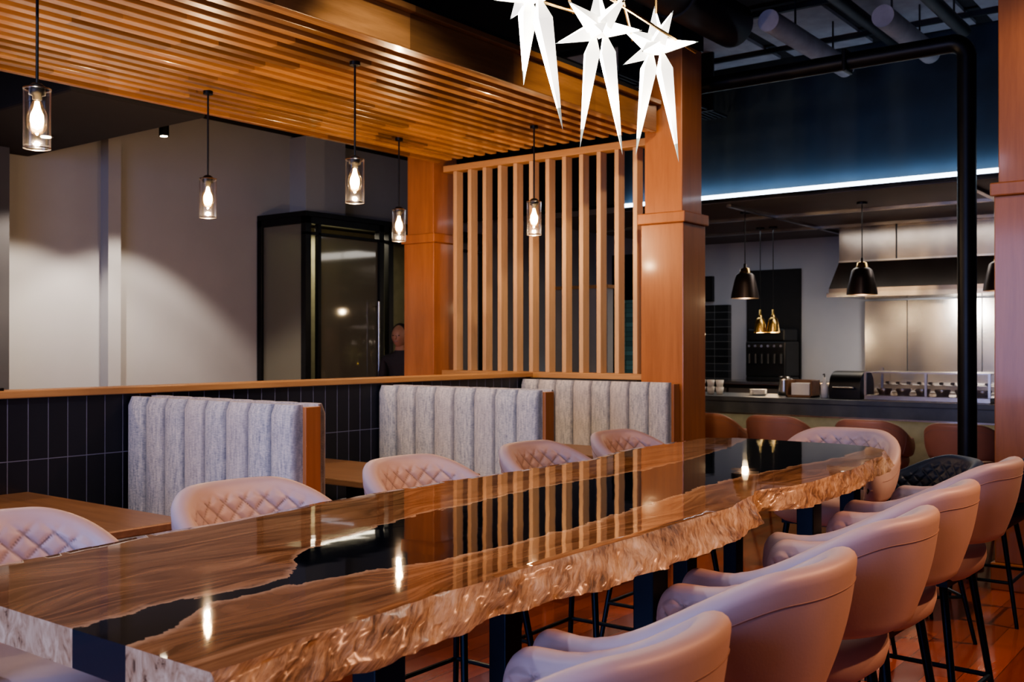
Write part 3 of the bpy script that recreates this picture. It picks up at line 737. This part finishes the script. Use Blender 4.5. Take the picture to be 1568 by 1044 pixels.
# ---------------------------------------------------------------- person by the door
g=G('person_clothes'); X_,Y_,Z_=g.xyz()
skinm=(.36,.20,.13)
c=g.mix(g.math('GREATER_THAN',Z_,.93),(.02,.022,.03),(.03,.03,.035)); c=g.mix(g.math('LESS_THAN',Z_,.07),c,(.01,.01,.01)); c=g.mix(g.math('GREATER_THAN',Z_,1.40),c,skinm)
g.set(Base_Color=c,Roughness=.8); M_cl=g.m
M_skin=plain('skin',skinm,.5); M_hair=plain('hair_dark',(.015,.01,.008),.6)
pe=empty('person_standing',(7.47,7.12,0),math.radians(110))
vs=[];ed=[];rad=[]
def pv(p,r,par=None):
    vs.append(p); rad.append(r)
    if par is not None: ed.append((par,len(vs)-1))
    return len(vs)-1
root=pv((0,0,.90),.125); sp=pv((0,.0,1.08),.115,root); ch=pv((0,0,1.25),.13,sp); nk0=pv((0,-.005,1.36),.07,ch); nk=pv((0,.005,1.43),.05,nk0); pv((0,.01,1.47),.05,nk)
for s_ in(-1,1):
    sh=pv((s_*.17,0,1.33),.055,ch); el=pv((s_*.215,-.02,1.07),.042,sh); wr=pv((s_*.22,.05,.85),.028,el); pm=pv((s_*.22,.07,.79),.03,wr)
    hp=pv((s_*.09,0,.83),.085,root); kn=pv((s_*.10,.015,.46),.058,hp); an=pv((s_*.105,-.02,.09),.04,kn); ft=pv((s_*.11,.06,.035),.038,an); pv((s_*.115,.15,.028),.03,ft)
me=bpy.data.meshes.new('body'); me.from_pydata(vs,ed,[]); me.materials.append(M_cl)
bo=link(bpy.data.objects.new('body',me),pe)
sk=bo.modifiers.new('skin','SKIN'); 
for i,r in enumerate(rad): me.skin_vertices[0].data[i].radius=(r,r*(.75 if i in(0,1,2) else 1))
me.skin_vertices[0].data[0].use_root=True
sb=bo.modifiers.new('sub','SUBSURF'); sb.levels=2; sb.render_levels=2
segs=[]
for s_ in(-1,1):
    for k,(dy,l) in enumerate(((-.025,.055),(-.008,.075),(.009,.08),(.026,.07))):
        a=(s_*.22,.07+dy,.775); b=(s_*.22,.078+dy,.775-l*.55); c_=(s_*.212,.09+dy,.775-l)
        segs+=[(a,b,.009,.008),(b,c_,.008,.006)]
    segs+=[((s_*.215,.09,.80),(s_*.20,.115,.775),.010,.009),((s_*.20,.115,.775),(s_*.195,.125,.75),.009,.007)]
tubes('fingers',segs,M_skin,pe,10)
def blob(name,c,r,mat,fn=None):
    bm=bmesh.new(); bmesh.ops.create_uvsphere(bm,u_segments=24,v_segments=16,radius=1)
    for v in bm.verts:
        p=v.co.copy()
        if fn: p=fn(p)
        v.co=Vector((c[0]+p.x*r[0],c[1]+p.y*r[1],c[2]+p.z*r[2]))
    m=bpy.data.meshes.new(name); bm.to_mesh(m); bm.free(); m.materials.append(mat)
    for p in m.polygons: p.use_smooth=True
    return link(bpy.data.objects.new(name,m),pe)
blob('head',(0,.02,1.54),(.075,.095,.115),M_skin,lambda p:Vector((p.x*(1-.22*max(0,-p.z)),p.y*(1-.12*max(0,-p.z)),p.z)))
blob('hair',(0,-.002,1.565),(.086,.10,.108),M_hair,lambda p:Vector((p.x,p.y if p.y<.35 else .35+(p.y-.35)*.3,p.z if p.z>-.75 else -.75)))
blob('nose',(0,.117,1.53),(.012,.018,.022),M_skin); blob('mouth',(0,.106,1.49),(.024,.006,.006),M_seam)
for s_ in(-1,1): blob('ear',(s_*.078,.01,1.535),(.01,.02,.03),M_skin); blob('eye',(s_*.03,.106,1.548),(.011,.006,.005),M_black)

# ---------------------------------------------------------------- lights
for y in (.95,3.45): area('cool_fill_light',(X0+.05,y,1.9),(X0+3,y+.2,1.6),2.0,2.4,130,(.42,.50,1.0))  # cool fill area lights added at the unseen west windows
def fill_can(x,y,to,w,c,ang=70):  # unseen spots with modelled heads, added to brighten stools, booths, columns and floor
    e=empty('fill_spotlight'); d=(Vector(to)-Vector((x,y,3.85))).normalized(); p=Vector((x,y,3.85))
    tubes('head',[(p,p+d*.14,.045)],M_black,e,20); tubes('stem',[(p,(x,y,ZC-.001),.01)],M_black,e)
    spot('beam',tuple(p+d*.16),to,w,c,ang,.6,.05,e)
fill_can(3.2,-1.7,(1.9,.75,.9),360,(1,.46,.23),60)
fill_can(5.8,-1.4,(3.7,.9,.9),380,(1,.46,.23),60)
fill_can(6.2,-.4,(5.2,.3,0),260,(1,.75,.55),70)
fill_can(-.6,3.0,(2.0,1.8,1.0),120,(.66,.70,1.0),80)
fill_can(.9,2.8,(3.0,4.3,.9),150,(1,.95,.92),60)
fill_can(2.9,2.75,(4.9,4.3,.9),140,(1,.95,.92),60)
fill_can(4.6,2.45,(6.6,4.0,1.6),150,(1,.78,.55),80)
fill_can(5.0,.2,(6.7,1.3,2.4),90,(1,.72,.48),60)
W=bpy.data.worlds.new('world'); S.world=W; W.use_nodes=True
bg=W.node_tree.nodes['Background']; bg.inputs[0].default_value=(.25,.35,.6,1); bg.inputs[1].default_value=.6
try:
    S.view_settings.look='AgX - Medium High Contrast'; S.view_settings.exposure=.08
except Exception as ex: print(ex)
# ---------------------------------------------------------------- camera
cd=bpy.data.cameras.new('camera'); cd.lens=36; cd.sensor_width=36; cd.clip_end=100
cd.dof.use_dof=True; cd.dof.focus_distance=2.8; cd.dof.aperture_fstop=8
co=bpy.data.objects.new('camera',cd); co.location=(0,0,1.454); co.rotation_euler=(math.radians(90.22),0,math.radians(37.4-90)); COL.objects.link(co); S.camera=co
